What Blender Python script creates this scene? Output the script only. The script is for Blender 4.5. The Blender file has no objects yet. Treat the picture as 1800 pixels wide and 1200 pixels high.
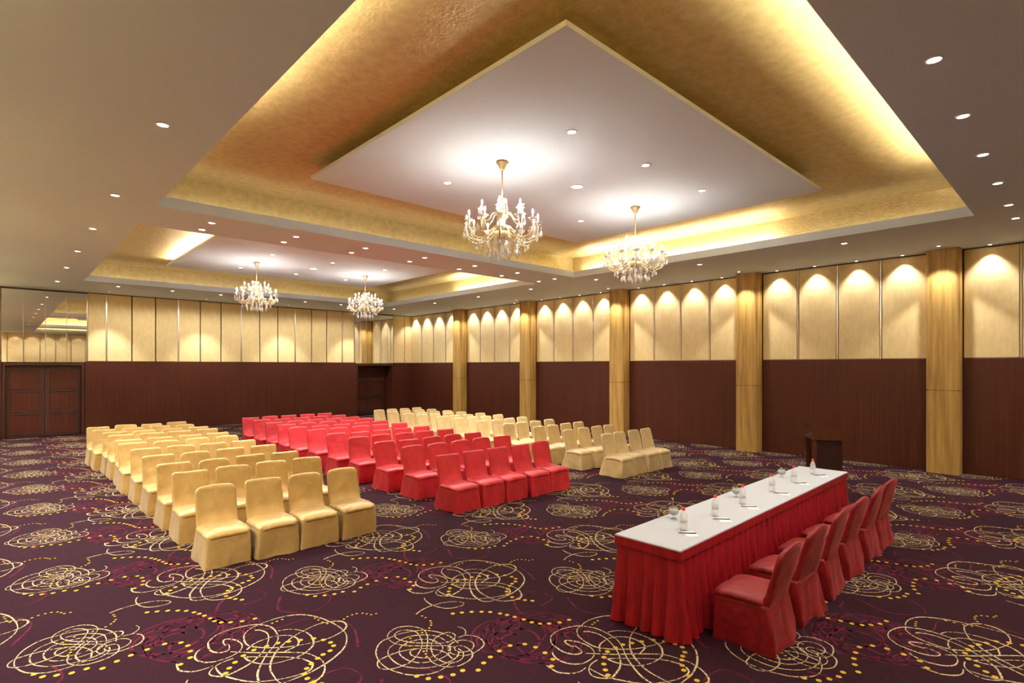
import bpy, math, random
from mathutils import Vector, Matrix, noise

random.seed(7)
scene = bpy.context.scene
COL = scene.collection

# ------------------------------------------------------------------ camera
# room axes: +Y runs along the right-hand wall, +X along the back wall
YAW = math.atan2(900.0, 958.0)
EYE = 2.25
cam_data = bpy.data.cameras.new("camera")
cam_data.sensor_width = 36.0
cam_data.lens = 958.0 / 1800.0 * 36.0
cam_data.shift_y = 44.0 / 1800.0
cam_data.clip_end = 200
cam = bpy.data.objects.new("camera", cam_data)
cam.location = (0, 0, EYE)
cam.rotation_euler = (math.radians(90), 0, -YAW)
COL.objects.link(cam)
scene.camera = cam

# ------------------------------------------------------------------ world and view
world = bpy.data.worlds.new("world")
world.use_nodes = True
world.node_tree.nodes["Background"].inputs[0].default_value = (0.02, 0.018, 0.016, 1)
world.node_tree.nodes["Background"].inputs[1].default_value = 0.2
scene.world = world
vs = scene.view_settings
vs.view_transform = 'Standard'
vs.look = 'None'
vs.gamma = 1.0
vs.use_curve_mapping = False
vs.exposure = 0.5
scene.cycles.caustics_reflective = False
scene.cycles.caustics_refractive = False
scene.cycles.sample_clamp_indirect = 6.0
scene.cycles.diffuse_bounces = 5
scene.cycles.max_bounces = 7
scene.cycles.glossy_bounces = 3
scene.cycles.transmission_bounces = 5
scene.cycles.adaptive_threshold = 0.03

# light powers (fittings of the hall, apart from the added washers of P_LEFT)
WARM = (1.0, 0.965, 0.93)
P_DOWN = 98.0        # soffit and plate downlights
P_WALL = 85.0        # wall washers close to the right wall
P_LEFT = 350.0       # washers added on left and front walls, boosted to brighten the ceiling
P_BACK = 260.0        # wall washers of the back wall
E_BULB = 270.0       # chandelier candle bulbs
E_COVE = 120.0        # cove strips

# ------------------------------------------------------------------ dimensions
XL, XR = -1.43, 14.80
YB, YF = 23.0, -7.9
ZC = 4.72            # soffit
ZG = 5.32            # gold recess ceiling
ZP = 5.12            # floating plate underside
ZW = 2.42            # top of the dark wainscot
ZT = 4.695            # top of the fabric band
COFFERS = [(1.75, 11.62, 1.32, 9.85), (1.75, 11.62, 11.32, 19.82), (1.75, 11.62, -4.6, -0.15)]
PLATES = [(3.47, 9.79, 3.03, 8.20), (3.47, 9.79, 12.95, 18.10), (3.47, 9.79, -3.3, -1.4)]
FIT = [5.62, 15.64, -2.37]

# ------------------------------------------------------------------ materials
def nodes_of(name):
    m = bpy.data.materials.new(name)
    m.use_nodes = True
    nt = m.node_tree
    return m, nt, nt.nodes["Principled BSDF"]

def setp(b, **kw):
    for k, v in kw.items():
        k = k.replace('_', ' ')
        if k in b.inputs:
            if isinstance(v, (tuple, list)) and len(v) == 3:
                v = (*v, 1)
            b.inputs[k].default_value = v

def mat(name, col, rough=0.6, var=None, scale=(5, 5, 5), detail=4, bump=0.0, bscale=None, obj_var=0.0, **kw):
    """plain procedural surface: two-tone noise, optional bump, optional per-object tint"""
    m, nt, b = nodes_of(name)
    setp(b, Base_Color=col, Roughness=rough, **kw)
    N, L = nt.nodes, nt.links
    tc = N.new("ShaderNodeTexCoord")
    out = None
    if var is not None:
        mp = N.new("ShaderNodeMapping")
        mp.inputs["Scale"].default_value = scale
        L.new(tc.outputs["Object"], mp.inputs["Vector"])
        nz = N.new("ShaderNodeTexNoise")
        nz.inputs["Scale"].default_value = 1.0
        nz.inputs["Detail"].default_value = detail
        L.new(mp.outputs["Vector"], nz.inputs["Vector"])
        rp = N.new("ShaderNodeValToRGB")
        rp.color_ramp.elements[0].position = 0.32
        rp.color_ramp.elements[0].color = (*var, 1)
        rp.color_ramp.elements[1].position = 0.68
        rp.color_ramp.elements[1].color = (*col, 1)
        L.new(nz.outputs["Fac"], rp.inputs["Fac"])
        out = rp.outputs["Color"]
    if obj_var > 0:
        oi = N.new("ShaderNodeObjectInfo")
        mr = N.new("ShaderNodeMapRange")
        mr.inputs["To Min"].default_value = 1 - obj_var
        mr.inputs["To Max"].default_value = 1 + obj_var
        L.new(oi.outputs["Random"], mr.inputs["Value"])
        hs = N.new("ShaderNodeHueSaturation")
        L.new(mr.outputs["Result"], hs.inputs["Value"])
        if out is None:
            hs.inputs["Color"].default_value = (*col, 1)
        else:
            L.new(out, hs.inputs["Color"])
        out = hs.outputs["Color"]
    if out is not None:
        L.new(out, b.inputs["Base Color"])
    if bump > 0:
        nb = N.new("ShaderNodeTexNoise")
        nb.inputs["Detail"].default_value = 5
        mp2 = N.new("ShaderNodeMapping")
        mp2.inputs["Scale"].default_value = bscale or scale
        nb.inputs["Scale"].default_value = 1.0
        L.new(tc.outputs["Object"], mp2.inputs["Vector"])
        L.new(mp2.outputs["Vector"], nb.inputs["Vector"])
        bp = N.new("ShaderNodeBump")
        bp.inputs["Strength"].default_value = bump
        bp.inputs["Distance"].default_value = 0.02
        L.new(nb.outputs["Fac"], bp.inputs["Height"])
        L.new(bp.outputs["Normal"], b.inputs["Normal"])
    return m

def emit(name, col, strength):
    m, nt, b = nodes_of(name)
    setp(b, Base_Color=col, Emission_Color=col, Emission_Strength=strength)
    return m

M = {}
M['soffit'] = mat('soffit_paint', (0.72, 0.84, 0.97), 0.85)
M['plate'] = mat('plate_paint', (0.80, 0.85, 0.89), 0.85)
M['gold_plaster'] = mat('gold_plaster', (0.77, 0.605, 0.285), 0.45, var=(0.63, 0.48, 0.205), scale=(9, 9, 9), detail=6,
                        bump=0.6, bscale=(26, 26, 26), Metallic=0.35)
M['fabric'] = mat('gold_fabric', (0.75, 0.575, 0.27), 0.75, var=(0.68, 0.505, 0.222), scale=(14, 14, 5), detail=6,
                  bump=0.12, bscale=(160, 160, 40), Sheen_Weight=0.25, obj_var=0.06)
M['wainscot'] = mat('dark_red_wood', (0.082, 0.021, 0.0105), 0.42, var=(0.050, 0.0125, 0.007), scale=(38, 38, 0.5), detail=6,
                    bump=0.25, bscale=(70, 70, 0.3), Specular_IOR_Level=0.2)
M['door_wood'] = mat('door_wood', (0.06, 0.018, 0.011), 0.40, var=(0.036, 0.011, 0.008), scale=(30, 30, 0.8), detail=5)
M['steel'] = mat('brushed_steel', (0.62, 0.57, 0.52), 0.28, var=(0.52, 0.46, 0.41), scale=(2, 2, 60), Metallic=1.0)
M['column'] = mat('gold_onyx', (0.56, 0.34, 0.088), 0.45, var=(0.29, 0.16, 0.036), scale=(13, 13, 0.8), detail=7,
                  bump=0.06, bscale=(40, 40, 1.5))
M['gap'] = mat('dark_joint', (0.05, 0.03, 0.02), 0.8)
M['mirror'] = mat('mirror_glass', (0.86, 0.84, 0.80), 0.015, Metallic=1.0)
M['lens'] = emit('lamp_lens', (1.0, 0.90, 0.76), 14.0)
M['ring'] = mat('white_ring', (0.75, 0.72, 0.68), 0.4)
for nm_, k_ in (('cove', 0.75), ('cove_near', 2.0), ('cove_soft', 1.0), ('cove_dim', 0.03)):
    M[nm_] = emit(nm_ + '_led', (1.0, 0.90, 0.74), E_COVE * k_)
M['bulb'] = emit('candle_bulb', (1.0, 0.94, 0.86), E_BULB)
M['brass'] = mat('pale_brass', (0.86, 0.66, 0.34), 0.35, Metallic=0.6)
M['arm_glass'] = mat('champagne_glass', (0.93, 0.80, 0.55), 0.15, var=(0.80, 0.60, 0.30), scale=(60, 60, 60), Transmission_Weight=0.25, Coat_Weight=0.4)
M['crystal'] = mat('cut_crystal', (0.98, 0.95, 0.88), 0.08, Transmission_Weight=0.35, IOR=1.5, Alpha=0.8)
M['candle'] = mat('candle_sleeve', (0.92, 0.86, 0.72), 0.4)
M['gold_satin'] = mat('gold_satin', (0.56, 0.365, 0.118), 0.36, var=(0.48, 0.30, 0.085), scale=(7, 7, 7), detail=5,
                      bump=0.9, bscale=(8, 8, 5), obj_var=0.12, Sheen_Weight=0.15, Metallic=0.3)
M['pale_gold'] = mat('pale_gold_cloth', (0.55, 0.395, 0.165), 0.52, var=(0.46, 0.32, 0.12), scale=(6, 6, 6), detail=5,
                     bump=0.6, bscale=(8, 8, 8), obj_var=0.10, Sheen_Weight=0.3)
M['red_satin'] = mat('red_satin', (0.52, 0.025, 0.034), 0.38, var=(0.38, 0.013, 0.019), scale=(7, 7, 7), detail=5,
                     bump=0.25, bscale=(9, 9, 9), obj_var=0.10, Sheen_Weight=0.15, Sheen_Tint=(1, 0.35, 0.3), Specular_IOR_Level=0.35)
M['red_velvet'] = mat('red_velvet', (0.23, 0.0065, 0.011), 0.5, var=(0.13, 0.003, 0.006), scale=(18, 18, 18), detail=6,
                      bump=0.3, bscale=(14, 14, 14), Sheen_Weight=0.25, Sheen_Roughness=0.4, Sheen_Tint=(1, 0.3, 0.25), Specular_IOR_Level=0.3)
M['skirt_red'] = mat('red_skirt_satin', (0.30, 0.006, 0.012), 0.36, var=(0.21, 0.004, 0.008), scale=(16, 16, 6), detail=5,
                     bump=0.35, bscale=(25, 25, 6), Specular_IOR_Level=0.5)
M['cloth_white'] = mat('white_cloth', (0.44, 0.455, 0.47), 0.8, var=(0.425, 0.44, 0.455), scale=(40, 40, 40), bump=0.05)
M['paper'] = mat('paper', (0.88, 0.86, 0.82), 0.8)
M['pen'] = mat('dark_pen', (0.05, 0.03, 0.025), 0.3)
M['bottle'] = mat('clear_bottle', (0.90, 0.90, 0.89), 0.12, Alpha=0.38)
M['label'] = mat('bottle_label', (0.72, 0.70, 0.69), 0.6, Alpha=0.5)
M['cap_red'] = mat('red_cap', (0.75, 0.03, 0.02), 0.4)
M['bowl_glass'] = mat('bowl_glass', (0.85, 0.86, 0.86), 0.04, Alpha=0.22)
M['pebble'] = mat('grey_pebbles', (0.40, 0.39, 0.35), 0.5, var=(0.16, 0.15, 0.13), scale=(90, 90, 90))
M['leaf_yellow'] = mat('yellow_leaf', (0.60, 0.42, 0.06), 0.5, var=(0.40, 0.34, 0.05), scale=(30, 30, 30))
M['lectern'] = mat('lectern_wood', (0.085, 0.026, 0.012), 0.2, var=(0.070, 0.021, 0.010), scale=(6, 6, 1.2), Coat_Weight=0.5)
M['lectern_dark'] = mat('lectern_dark_panel', (0.030, 0.009, 0.008), 0.3, var=(0.02, 0.007, 0.006), scale=(25, 25, 1.2))
M['carpet'] = mat('plum_carpet', (0.0235, 0.0056, 0.0110), 0.95, var=(0.0165, 0.0038, 0.0072), scale=(30, 30, 30), detail=8,
                  bump=0.3, bscale=(300, 300, 300), Specular_IOR_Level=0.1)

def carpet_line(name, col, lo, hi, sc):
    m, nt, b = nodes_of(name)
    setp(b, Roughness=0.95, Specular_IOR_Level=0.1)
    N, L = nt.nodes, nt.links
    tc = N.new("ShaderNodeTexCoord")
    nz = N.new("ShaderNodeTexNoise")
    nz.inputs["Scale"].default_value = sc
    nz.inputs["Detail"].default_value = 2
    L.new(tc.outputs["Object"], nz.inputs["Vector"])
    rp = N.new("ShaderNodeValToRGB")
    rp.color_ramp.elements[0].position = lo
    rp.color_ramp.elements[0].color = (0.0235, 0.0056, 0.0110, 1)
    rp.color_ramp.elements[1].position = hi
    rp.color_ramp.elements[1].color = (*col, 1)
    L.new(nz.outputs["Fac"], rp.inputs["Fac"])
    L.new(rp.outputs["Color"], b.inputs["Base Color"])
    return m
M['c_cream'] = carpet_line('carpet_cream_yarn', (0.47, 0.36, 0.185), 0.36, 0.50, 50)
M['c_yellow'] = carpet_line('carpet_yellow_yarn', (0.44, 0.275, 0.026), 0.22, 0.36, 40)
M['c_maroon'] = carpet_line('carpet_maroon_yarn', (0.090, 0.0080, 0.021), 0.34, 0.56, 10)

# ------------------------------------------------------------------ mesh helpers
def link(o, parent=None):
    COL.objects.link(o)
    if parent is not None:
        o.parent = parent
    return o

def mesh(name, verts, faces, mats, smooth=False, midx=None):
    me = bpy.data.meshes.new(name)
    me.from_pydata([tuple(v) for v in verts], [], faces)
    for m in (mats if isinstance(mats, (list, tuple)) else [mats]):
        me.materials.append(M[m] if isinstance(m, str) else m)
    if midx is not None:
        me.polygons.foreach_set("material_index", midx)
    if smooth:
        me.polygons.foreach_set("use_smooth", [True] * len(me.polygons))
    me.update()
    return me

def obj(name, me, parent=None, loc=(0, 0, 0), rz=0.0):
    o = bpy.data.objects.new(name, me)
    o.location = loc
    o.rotation_euler = (0, 0, rz)
    return link(o, parent)

def tag(o, label=None, cat=None, group=None, kind=None):
    if label: o["label"] = label
    if cat: o["category"] = cat
    if group: o["group"] = group
    if kind: o["kind"] = kind
    return o

def empty(name, loc=(0, 0, 0), rz=0.0):
    o = bpy.data.objects.new(name, None)
    o.empty_display_size = 0.1
    o.location = loc
    o.rotation_euler = (0, 0, rz)
    return link(o)

def copy_tree(o, parent=None):
    c = o.copy()
    link(c)
    c.parent = parent
    for ch in list(o.children):
        copy_tree(ch, c)
    return c

class MB:
    def __init__(s):
        s.v, s.f = [], []
    def add(s, v, f):
        n = len(s.v)
        s.v += [tuple(p) for p in v]
        s.f += [tuple(i + n for i in q) for q in f]
        return s
    def box(s, x0, x1, y0, y1, z0, z1):
        return s.add(*box(x0, x1, y0, y1, z0, z1))
    def mesh(s, name, m, smooth=False):
        return mesh(name, s.v, s.f, m, smooth)

BOXF = [(0, 3, 2, 1), (4, 5, 6, 7), (0, 1, 5, 4), (1, 2, 6, 5), (2, 3, 7, 6), (3, 0, 4, 7)]
def box(x0, x1, y0, y1, z0, z1):
    v = [(x0, y0, z0), (x1, y0, z0), (x1, y1, z0), (x0, y1, z0), (x0, y0, z1), (x1, y0, z1), (x1, y1, z1), (x0, y1, z1)]
    return v, BOXF

def bevel_box(x0, x1, y0, y1, z0, z1, b):
    """a box with all edges chamfered: 24 verts"""
    lo, hi = (x0, y0, z0), (x1, y1, z1)
    v, idx = [], {}
    for sx in (0, 1):
        for sy in (0, 1):
            for sz in (0, 1):
                c = [(lo, hi)[sx][0], (lo, hi)[sy][1], (lo, hi)[sz][2]]
                s = (1 if sx == 0 else -1, 1 if sy == 0 else -1, 1 if sz == 0 else -1)
                for a in range(3):
                    p = [c[k] + (0 if k == a else s[k] * b) for k in range(3)]
                    idx[(sx, sy, sz, a)] = len(v)
                    v.append(tuple(p))
    f = []
    for a in range(3):
        o1, o2 = [k for k in range(3) if k != a]
        for side in (0, 1):
            q = []
            for (p, r) in ((0, 0), (1, 0), (1, 1), (0, 1)):
                k = [0, 0, 0]
                k[a] = side; k[o1] = p; k[o2] = r
                q.append(idx[(*k, a)])
            f.append(tuple(q))
    for a in range(3):          # edges along axis a
        o1, o2 = [k for k in range(3) if k != a]
        for p in (0, 1):
            for r in (0, 1):
                k0 = [0, 0, 0]; k0[o1] = p; k0[o2] = r
                k1 = list(k0); k1[a] = 1
                f.append((idx[(*k0, o1)], idx[(*k1, o1)], idx[(*k1, o2)], idx[(*k0, o2)]))
    for sx in (0, 1):
        for sy in (0, 1):
            for sz in (0, 1):
                f.append((idx[(sx, sy, sz, 0)], idx[(sx, sy, sz, 1)], idx[(sx, sy, sz, 2)]))
    return v, f

def lathe(prof, n=12, cx=0, cy=0):
    """prof: (radius, z) from one end to the other"""
    v, f = [], []
    for r, z in prof:
        for i in range(n):
            a = 2 * math.pi * i / n
            v.append((cx + r * math.cos(a), cy + r * math.sin(a), z))
    for k in range(len(prof) - 1):
        for i in range(n):
            j = (i + 1) % n
            f.append((k * n + i, k * n + j, (k + 1) * n + j, (k + 1) * n + i))
    f.append(tuple(range(n - 1, -1, -1)))
    f.append(tuple((len(prof) - 1) * n + i for i in range(n)))
    return v, f

def tube(pts, rad, n=6):
    """rad: number or list"""
    pts = [Vector(p) for p in pts]
    rads = rad if isinstance(rad, (list, tuple)) else [rad] * len(pts)
    v, f = [], []
    up = Vector((0, 0, 1))
    prev = None
    for i, p in enumerate(pts):
        t = (pts[min(i + 1, len(pts) - 1)] - pts[max(i - 1, 0)]).normalized()
        if prev is None:
            a = t.cross(up)
            if a.length < 1e-3:
                a = t.cross(Vector((1, 0, 0)))
        else:
            a = prev - t * prev.dot(t)
        a.normalize()
        prev = a
        b = t.cross(a)
        for k in range(n):
            w = 2 * math.pi * k / n
            v.append(p + (a * math.cos(w) + b * math.sin(w)) * rads[i])
    for i in range(len(pts) - 1):
        for k in range(n):
            j = (k + 1) % n
            f.append((i * n + k, i * n + j, (i + 1) * n + j, (i + 1) * n + k))
    f.append(tuple(range(n - 1, -1, -1)))
    f.append(tuple((len(pts) - 1) * n + k for k in range(n)))
    return v, f

def loft(sections, cap0=True, cap1=True):
    n = len(sections[0])
    v, f = [], []
    for s in sections:
        v += [tuple(p) for p in s]
    for k in range(len(sections) - 1):
        for i in range(n):
            j = (i + 1) % n
            f.append((k * n + i, k * n + j, (k + 1) * n + j, (k + 1) * n + i))
    if cap0: f.append(tuple(range(n - 1, -1, -1)))
    if cap1: f.append(tuple((len(sections) - 1) * n + i for i in range(n)))
    return v, f

def rrect(x0, x1, y0, y1, r, nc=3, ne=4):
    """counter-clockwise rounded rectangle, nc points per corner, ne per side"""
    p = []
    cs = [(x1 - r, y0 + r, -90), (x1 - r, y1 - r, 0), (x0 + r, y1 - r, 90), (x0 + r, y0 + r, 180)]
    for k, (cx, cy, a0) in enumerate(cs):
        arc = [(cx + r * math.cos(math.radians(a0 + 90 * i / nc)), cy + r * math.sin(math.radians(a0 + 90 * i / nc))) for i in range(nc + 1)]
        p += arc
        nx, ny, na = cs[(k + 1) % 4]
        q = (nx + r * math.cos(math.radians(na)), ny + r * math.sin(math.radians(na)))
        for i in range(1, ne):
            t = i / ne
            p.append((arc[-1][0] + (q[0] - arc[-1][0]) * t, arc[-1][1] + (q[1] - arc[-1][1]) * t))
    return p

def spline(pts, per=6, closed=False):
    """Catmull-Rom through 2-D or 3-D points"""
    n = len(pts)
    out = []
    def P(i):
        return pts[i % n] if closed else pts[max(0, min(n - 1, i))]
    for i in range(n if closed else n - 1):
        p0, p1, p2, p3 = P(i - 1), P(i), P(i + 1), P(i + 2)
        for k in range(per):
            t = k / per
            out.append(tuple(0.5 * ((2 * b) + (-a + c) * t + (2 * a - 5 * b + 4 * c - d) * t * t + (-a + 3 * b - 3 * c + d) * t ** 3)
                             for a, b, c, d in zip(p0, p1, p2, p3)))
    if not closed:
        out.append(tuple(pts[-1]))
    return out

def lamp_spot(parent, loc, power, angle, blend, col=WARM, radius=0.03, direction=None):
    l = bpy.data.lights.get(f"spot_{power}_{angle}_{blend}")
    if l is None:
        l = bpy.data.lights.new(f"spot_{power}_{angle}_{blend}", 'SPOT')
        l.energy = power
        l.spot_size = math.radians(angle)
        l.spot_blend = blend
        l.color = col
        l.shadow_soft_size = radius if angle > 120 else 0.06
    o = bpy.data.objects.new("lamp_light", l)
    o.location = loc
    if direction is not None:
        o.rotation_euler = Vector(direction).to_track_quat('-Z', 'Y').to_euler()
    return link(o, parent)

ORD = ["first", "second", "third", "fourth", "fifth", "sixth", "seventh", "eighth", "ninth", "tenth", "eleventh", "twelfth",
       "thirteenth", "fourteenth", "fifteenth", "sixteenth", "seventeenth", "eighteenth"]

# ================================================================== THE SETTING
def grid_sheet(us, ws, holes, place):
    """sheet of shared-vertex cells over us x ws, without the cells whose centre lies in a hole"""
    v, f, id_ = [], [], {}
    def vid(i, j):
        if (i, j) not in id_:
            id_[(i, j)] = len(v)
            v.append(place(us[i], ws[j]))
        return id_[(i, j)]
    for i in range(len(us) - 1):
        for j in range(len(ws) - 1):
            cu, cw = (us[i] + us[i + 1]) / 2, (ws[j] + ws[j + 1]) / 2
            if any(a < cu < b and c < cw < d for a, b, c, d in holes):
                continue
            f.append((vid(i, j), vid(i + 1, j), vid(i + 1, j + 1), vid(i, j + 1)))
    return v, f

def rect_loop(x0, x1, y0, y1, o, z):
    return [(x0 - o, y0 - o, z), (x1 + o, y0 - o, z), (x1 + o, y1 + o, z), (x0 - o, y1 + o, z)]

# ---- carpet: plum ground with the woven motif as raised yarn, one mesh
DENSE_LINES = ["34,-234 -19,-272 -90,-291 -160,-294 -226,-273 -283,-230 -335,-171 -368,-99 -393,-13 -397,68 -386,145 -360,226 -325,288 -270,349 -209,384 -150,388 -61,392 8,373 79,342 140,297 188,231 221,146 233,46 217,-67",
  "132,-189 89,-225 22,-245 -34,-244 -97,-235 -151,-213 -208,-177 -261,-116 -297,-47 -309,29 -303,112 -281,183 -239,238 -183,267 -82,299 -13,294 57,264 117,207 157,143 165,58 159,-12",
  "135,-65 102,-114 57,-150 5,-162 -59,-161 -121,-140 -182,-97 -218,-27 -228,42 -220,110 -185,172 -141,204 -89,220 -28,213 36,187 87,131 100,42 91,-23 65,-63 16,-96",
  "-83,84 -119,94 -149,75 -163,26 -146,-23 -110,-72 -56,-97 -2,-102",
  "-47,-5 2,61 69,148 108,216 135,289 133,355 107,421 57,474 -10,500 -80,482 -136,436 -162,374 -166,301 -146,241 -112,184 -50,123 21,56 85,-1 128,-44 155,-99",
  "64,356 70,305 45,223 7,138 -38,82 -88,33 -154,-13 -229,-46 -304,-48 -368,-36 -421,4 -435,47 -424,94 -391,136 -339,146 -278,149 -221,142 -150,123 -75,85 -6,17 34,-50 54,-124 43,-198 34,-234 -15,-276",
  "64,356 29,407 -20,435 -73,421 -99,384 -106,330 -84,250 -49,191 1,135 55,85 107,31 157,6 207,1 256,24 281,62 280,108 247,139 178,141 117,120 49,65 6,8 -36,-78 -47,-143 -38,-211 -9,-267 49,-286 105,-271 144,-231 160,-191 163,-139",
  "-81,-81 -101,-151 -94,-230 -57,-294 3,-336 71,-342 145,-324 196,-280 218,-223 221,-153 200,-109 159,-103 134,-136 134,-175 157,-205 218,-223 275,-196 307,-143 294,-80 253,-42 190,-33 138,-51 98,-94 81,-157 99,-212 138,-257 199,-275 279,-264 351,-234 389,-170 393,-87 361,-26 331,-3 271,2",
  "331,-3 377,35 400,96 385,156"]
BIG_LINES = ["1175,-564 1258,-546 1372,-553 1483,-597 1555,-675 1612,-796 1645,-942 1661,-1101 1645,-1239 1583,-1373 1500,-1464 1378,-1538 1279,-1574 1173,-1599 1071,-1600 982,-1600 912,-1580 870,-1529 876,-1441 902,-1345 967,-1229 1046,-1119 1141,-1014 1201,-926 1230,-804 1231,-680 1196,-600 1153,-544 1058,-502 957,-486 852,-509 774,-583 750,-648 739,-749 771,-828 820,-852 855,-830 874,-749 850,-741 854,-673 881,-640 917,-674 946,-745 950,-835 913,-912 842,-955 752,-962 684,-938 639,-883 621,-800 648,-718 684,-683",
  "1175,-564 1106,-579 1031,-647 995,-733 980,-849 1019,-942 1094,-1027 1194,-1107 1315,-1163 1451,-1205 1569,-1198 1672,-1157 1726,-1082 1722,-998 1666,-945 1559,-909 1443,-927 1315,-974 1204,-1045 1114,-1129 1036,-1242 989,-1352 975,-1462 973,-1544 992,-1632 1047,-1691 1132,-1728 1200,-1721 1254,-1676 1301,-1595 1321,-1497 1304,-1389 1274,-1306 1200,-1223 1096,-1126 1006,-1049 924,-963 849,-880",
  "954,-937 1027,-879 1101,-862 1182,-864 1256,-904 1303,-963 1316,-1049 1285,-1136 1234,-1158 1160,-1172",
  "1250,-792 1322,-822 1378,-887 1413,-975 1416,-1084 1388,-1190 1339,-1257 1249,-1310 1159,-1318 1071,-1302 995,-1261 942,-1193 909,-1110 905,-1040",
  "836,-1002 757,-1007 686,-1042 643,-1102 655,-1161 715,-1217 796,-1208 903,-1169 1009,-1084 1084,-989 1144,-873 1168,-761 1141,-674 1110,-645",
  "702,-1032 697,-1115 709,-1200 742,-1279 796,-1377 858,-1452 951,-1512 1050,-1556 1145,-1573 1210,-1559 1249,-1495 1241,-1435 1210,-1354 1143,-1264 1055,-1176 970,-1096 916,-1051",
  "498,-789 492,-847 494,-912 535,-971 577,-1002 631,-1015 691,-1009"]
TAIL_LINE = "507,846 481,784 472,667 508,539 576,479 677,462 715,500 677,570 589,628 463,654 347,643 253,603"
SMALL_DOTS = "274,536 279,490 274,406 257,369 231,335 190,302 140,297 100,277 40,271 -25,262 -78,243 -103,209 -95,160 -94,94 -62,14 -71,-30 -88,-67 1264,-616 1307,-608 1355,-604 1576,-778 1584,-835 1592,-898 1614,-951 1654,-976 1703,-980 1758,-972 1802,-951 1850,-945 1892,-951 1934,-980 1957,-1018 1976,-1061 2021,-1072"
BIG_DOTS = "-294,-241 -250,-324 -174,-370 -91,-407 -5,-411 82,-486 175,-439 268,-409 377,-392 497,-388 599,-453 628,-546 621,-657 596,-764 518,-821 505,385 577,344 651,295 719,234 774,175 819,91 846,27 870,-48 893,-141 907,-226 942,-294 1002,-347 1084,-396 1183,-420 993,-982 1089,-989 1172,-1001 1247,-1037 1325,-1078 1416,-1128 1464,-1203 1489,-1284 1484,-1351 1429,-1405 1364,-1423 1309,-1447 1242,-1488 1191,-1529 1150,-1590 1140,-1661 1157,-1734 1185,-1795 1226,-1856 905,-1014 827,-1073 771,-1129 731,-1184"

LX, LY = 2.025, 1.935

def carpet_mesh():
    v, f, mi = [], [], []
    def ribbon(pts, w0, w1, z, m):
        n = len(pts)
        base = len(v)
        for i, p in enumerate(pts):
            a, b = pts[max(0, i - 1)], pts[min(n - 1, i + 1)]
            dx, dy = b[0] - a[0], b[1] - a[1]
            l = math.hypot(dx, dy) or 1
            w = (w0 + (w1 - w0) * (0.5 + 0.5 * math.sin(i * 0.17 + n))) / 2
            v.append((p[0] - dy / l * w, p[1] + dx / l * w, z))
            v.append((p[0] + dy / l * w, p[1] - dx / l * w, z))
        for i in range(n - 1):
            k = base + 2 * i
            f.append((k, k + 1, k + 3, k + 2))
            mi.append(m)
    def dot(x, y, r, z, m):
        base = len(v)
        for k in range(8):
            a = k * math.pi / 4 + 0.3
            v.append((x + r * math.cos(a), y + r * math.sin(a), z))
        f.append(tuple(base + k for k in range(8)))
        mi.append(m)
    P = lambda s: [tuple(int(c) / 1000 for c in q.split(',')) for q in s.split()]
    v += [(XL, YF, 0), (XR, YF, 0), (XR, YB, 0), (XL, YB, 0)]
    f.append((0, 1, 2, 3)); mi.append(0)
    cx0, cy0 = 2.5, 3.6
    dense = [spline(P(s), 5) for s in DENSE_LINES]
    big = [spline(P(s), 5) for s in BIG_LINES]
    tail = spline(P(TAIL_LINE), 5)
    # dim maroon swirls lying under the cream ones
    mar = []
    for (mx, my, R, q, ph) in ((0.78, -0.42, 0.42, 2.62, 0.4), (0.62, -0.30, 0.34, 1.72, 2.0)):
        mar.append([(mx + R * (0.74 * math.cos(t) + 0.30 * math.cos(q * t + ph)),
                     my + R * (0.70 * math.sin(t) + 0.34 * math.sin(q * t + ph))) for t in [i * 0.105 for i in range(250)]])
    mar.append(spline([(1.62, -1.5), (1.75, -1.1), (1.55, -0.75), (1.2, -0.7), (0.95, -0.2), (1.1, 0.2), (1.4, 0.22), (1.42, 0.0), (1.2, -0.05)], 8))
    mar.append(spline([(-0.5, -0.1), (-0.62, -0.4), (-0.4, -0.62), (-0.15, -0.45), (-0.2, -0.15)], 8))
    sd, bd = P(SMALL_DOTS), P(BIG_DOTS)
    # only as far as the camera side of the hall needs it: everything from behind the camera to the back wall
    for i in range(-3, 8):
        for j in range(-3, 12):
            ox, oy = cx0 + i * LX, cy0 + j * LY
            ok = lambda p: XL + .03 < p[0] + ox < XR - .03 and p[1] + oy < YB - .03
            def put(L, w0, w1, z, m):
                run = []
                for p in L:
                    if ok(p):
                        run.append((p[0] + ox, p[1] + oy))
                    else:
                        if len(run) > 2: ribbon(run, w0, w1, z, m)
                        run = []
                if len(run) > 2: ribbon(run, w0, w1, z, m)
            far = oy > 13
            for L in mar: put(L, 0.010, 0.024, 0.0008, 3)
            for L in dense: put(L[::2] if far else L, 0.0068, 0.0112, 0.0016, 1)
            for L in big: put(L[::2] if far else L, 0.0074, 0.0155, 0.0018, 1)
            put(tail, 0.007, 0.012, 0.0018, 1)
            for p in sd:
                if ok(p): dot(p[0] + ox, p[1] + oy, 0.0105, 0.0022, 2)
            for p in bd:
                if ok(p): dot(p[0] + ox, p[1] + oy, 0.0205, 0.0024, 2)
    return mesh('floor', v, f, ['carpet', 'c_cream', 'c_yellow', 'c_maroon'], midx=mi)

floor = obj('floor', carpet_mesh())
tag(floor, 'plum carpet with cream swirls and yellow dots across the hall', 'floor', kind='structure')

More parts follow.
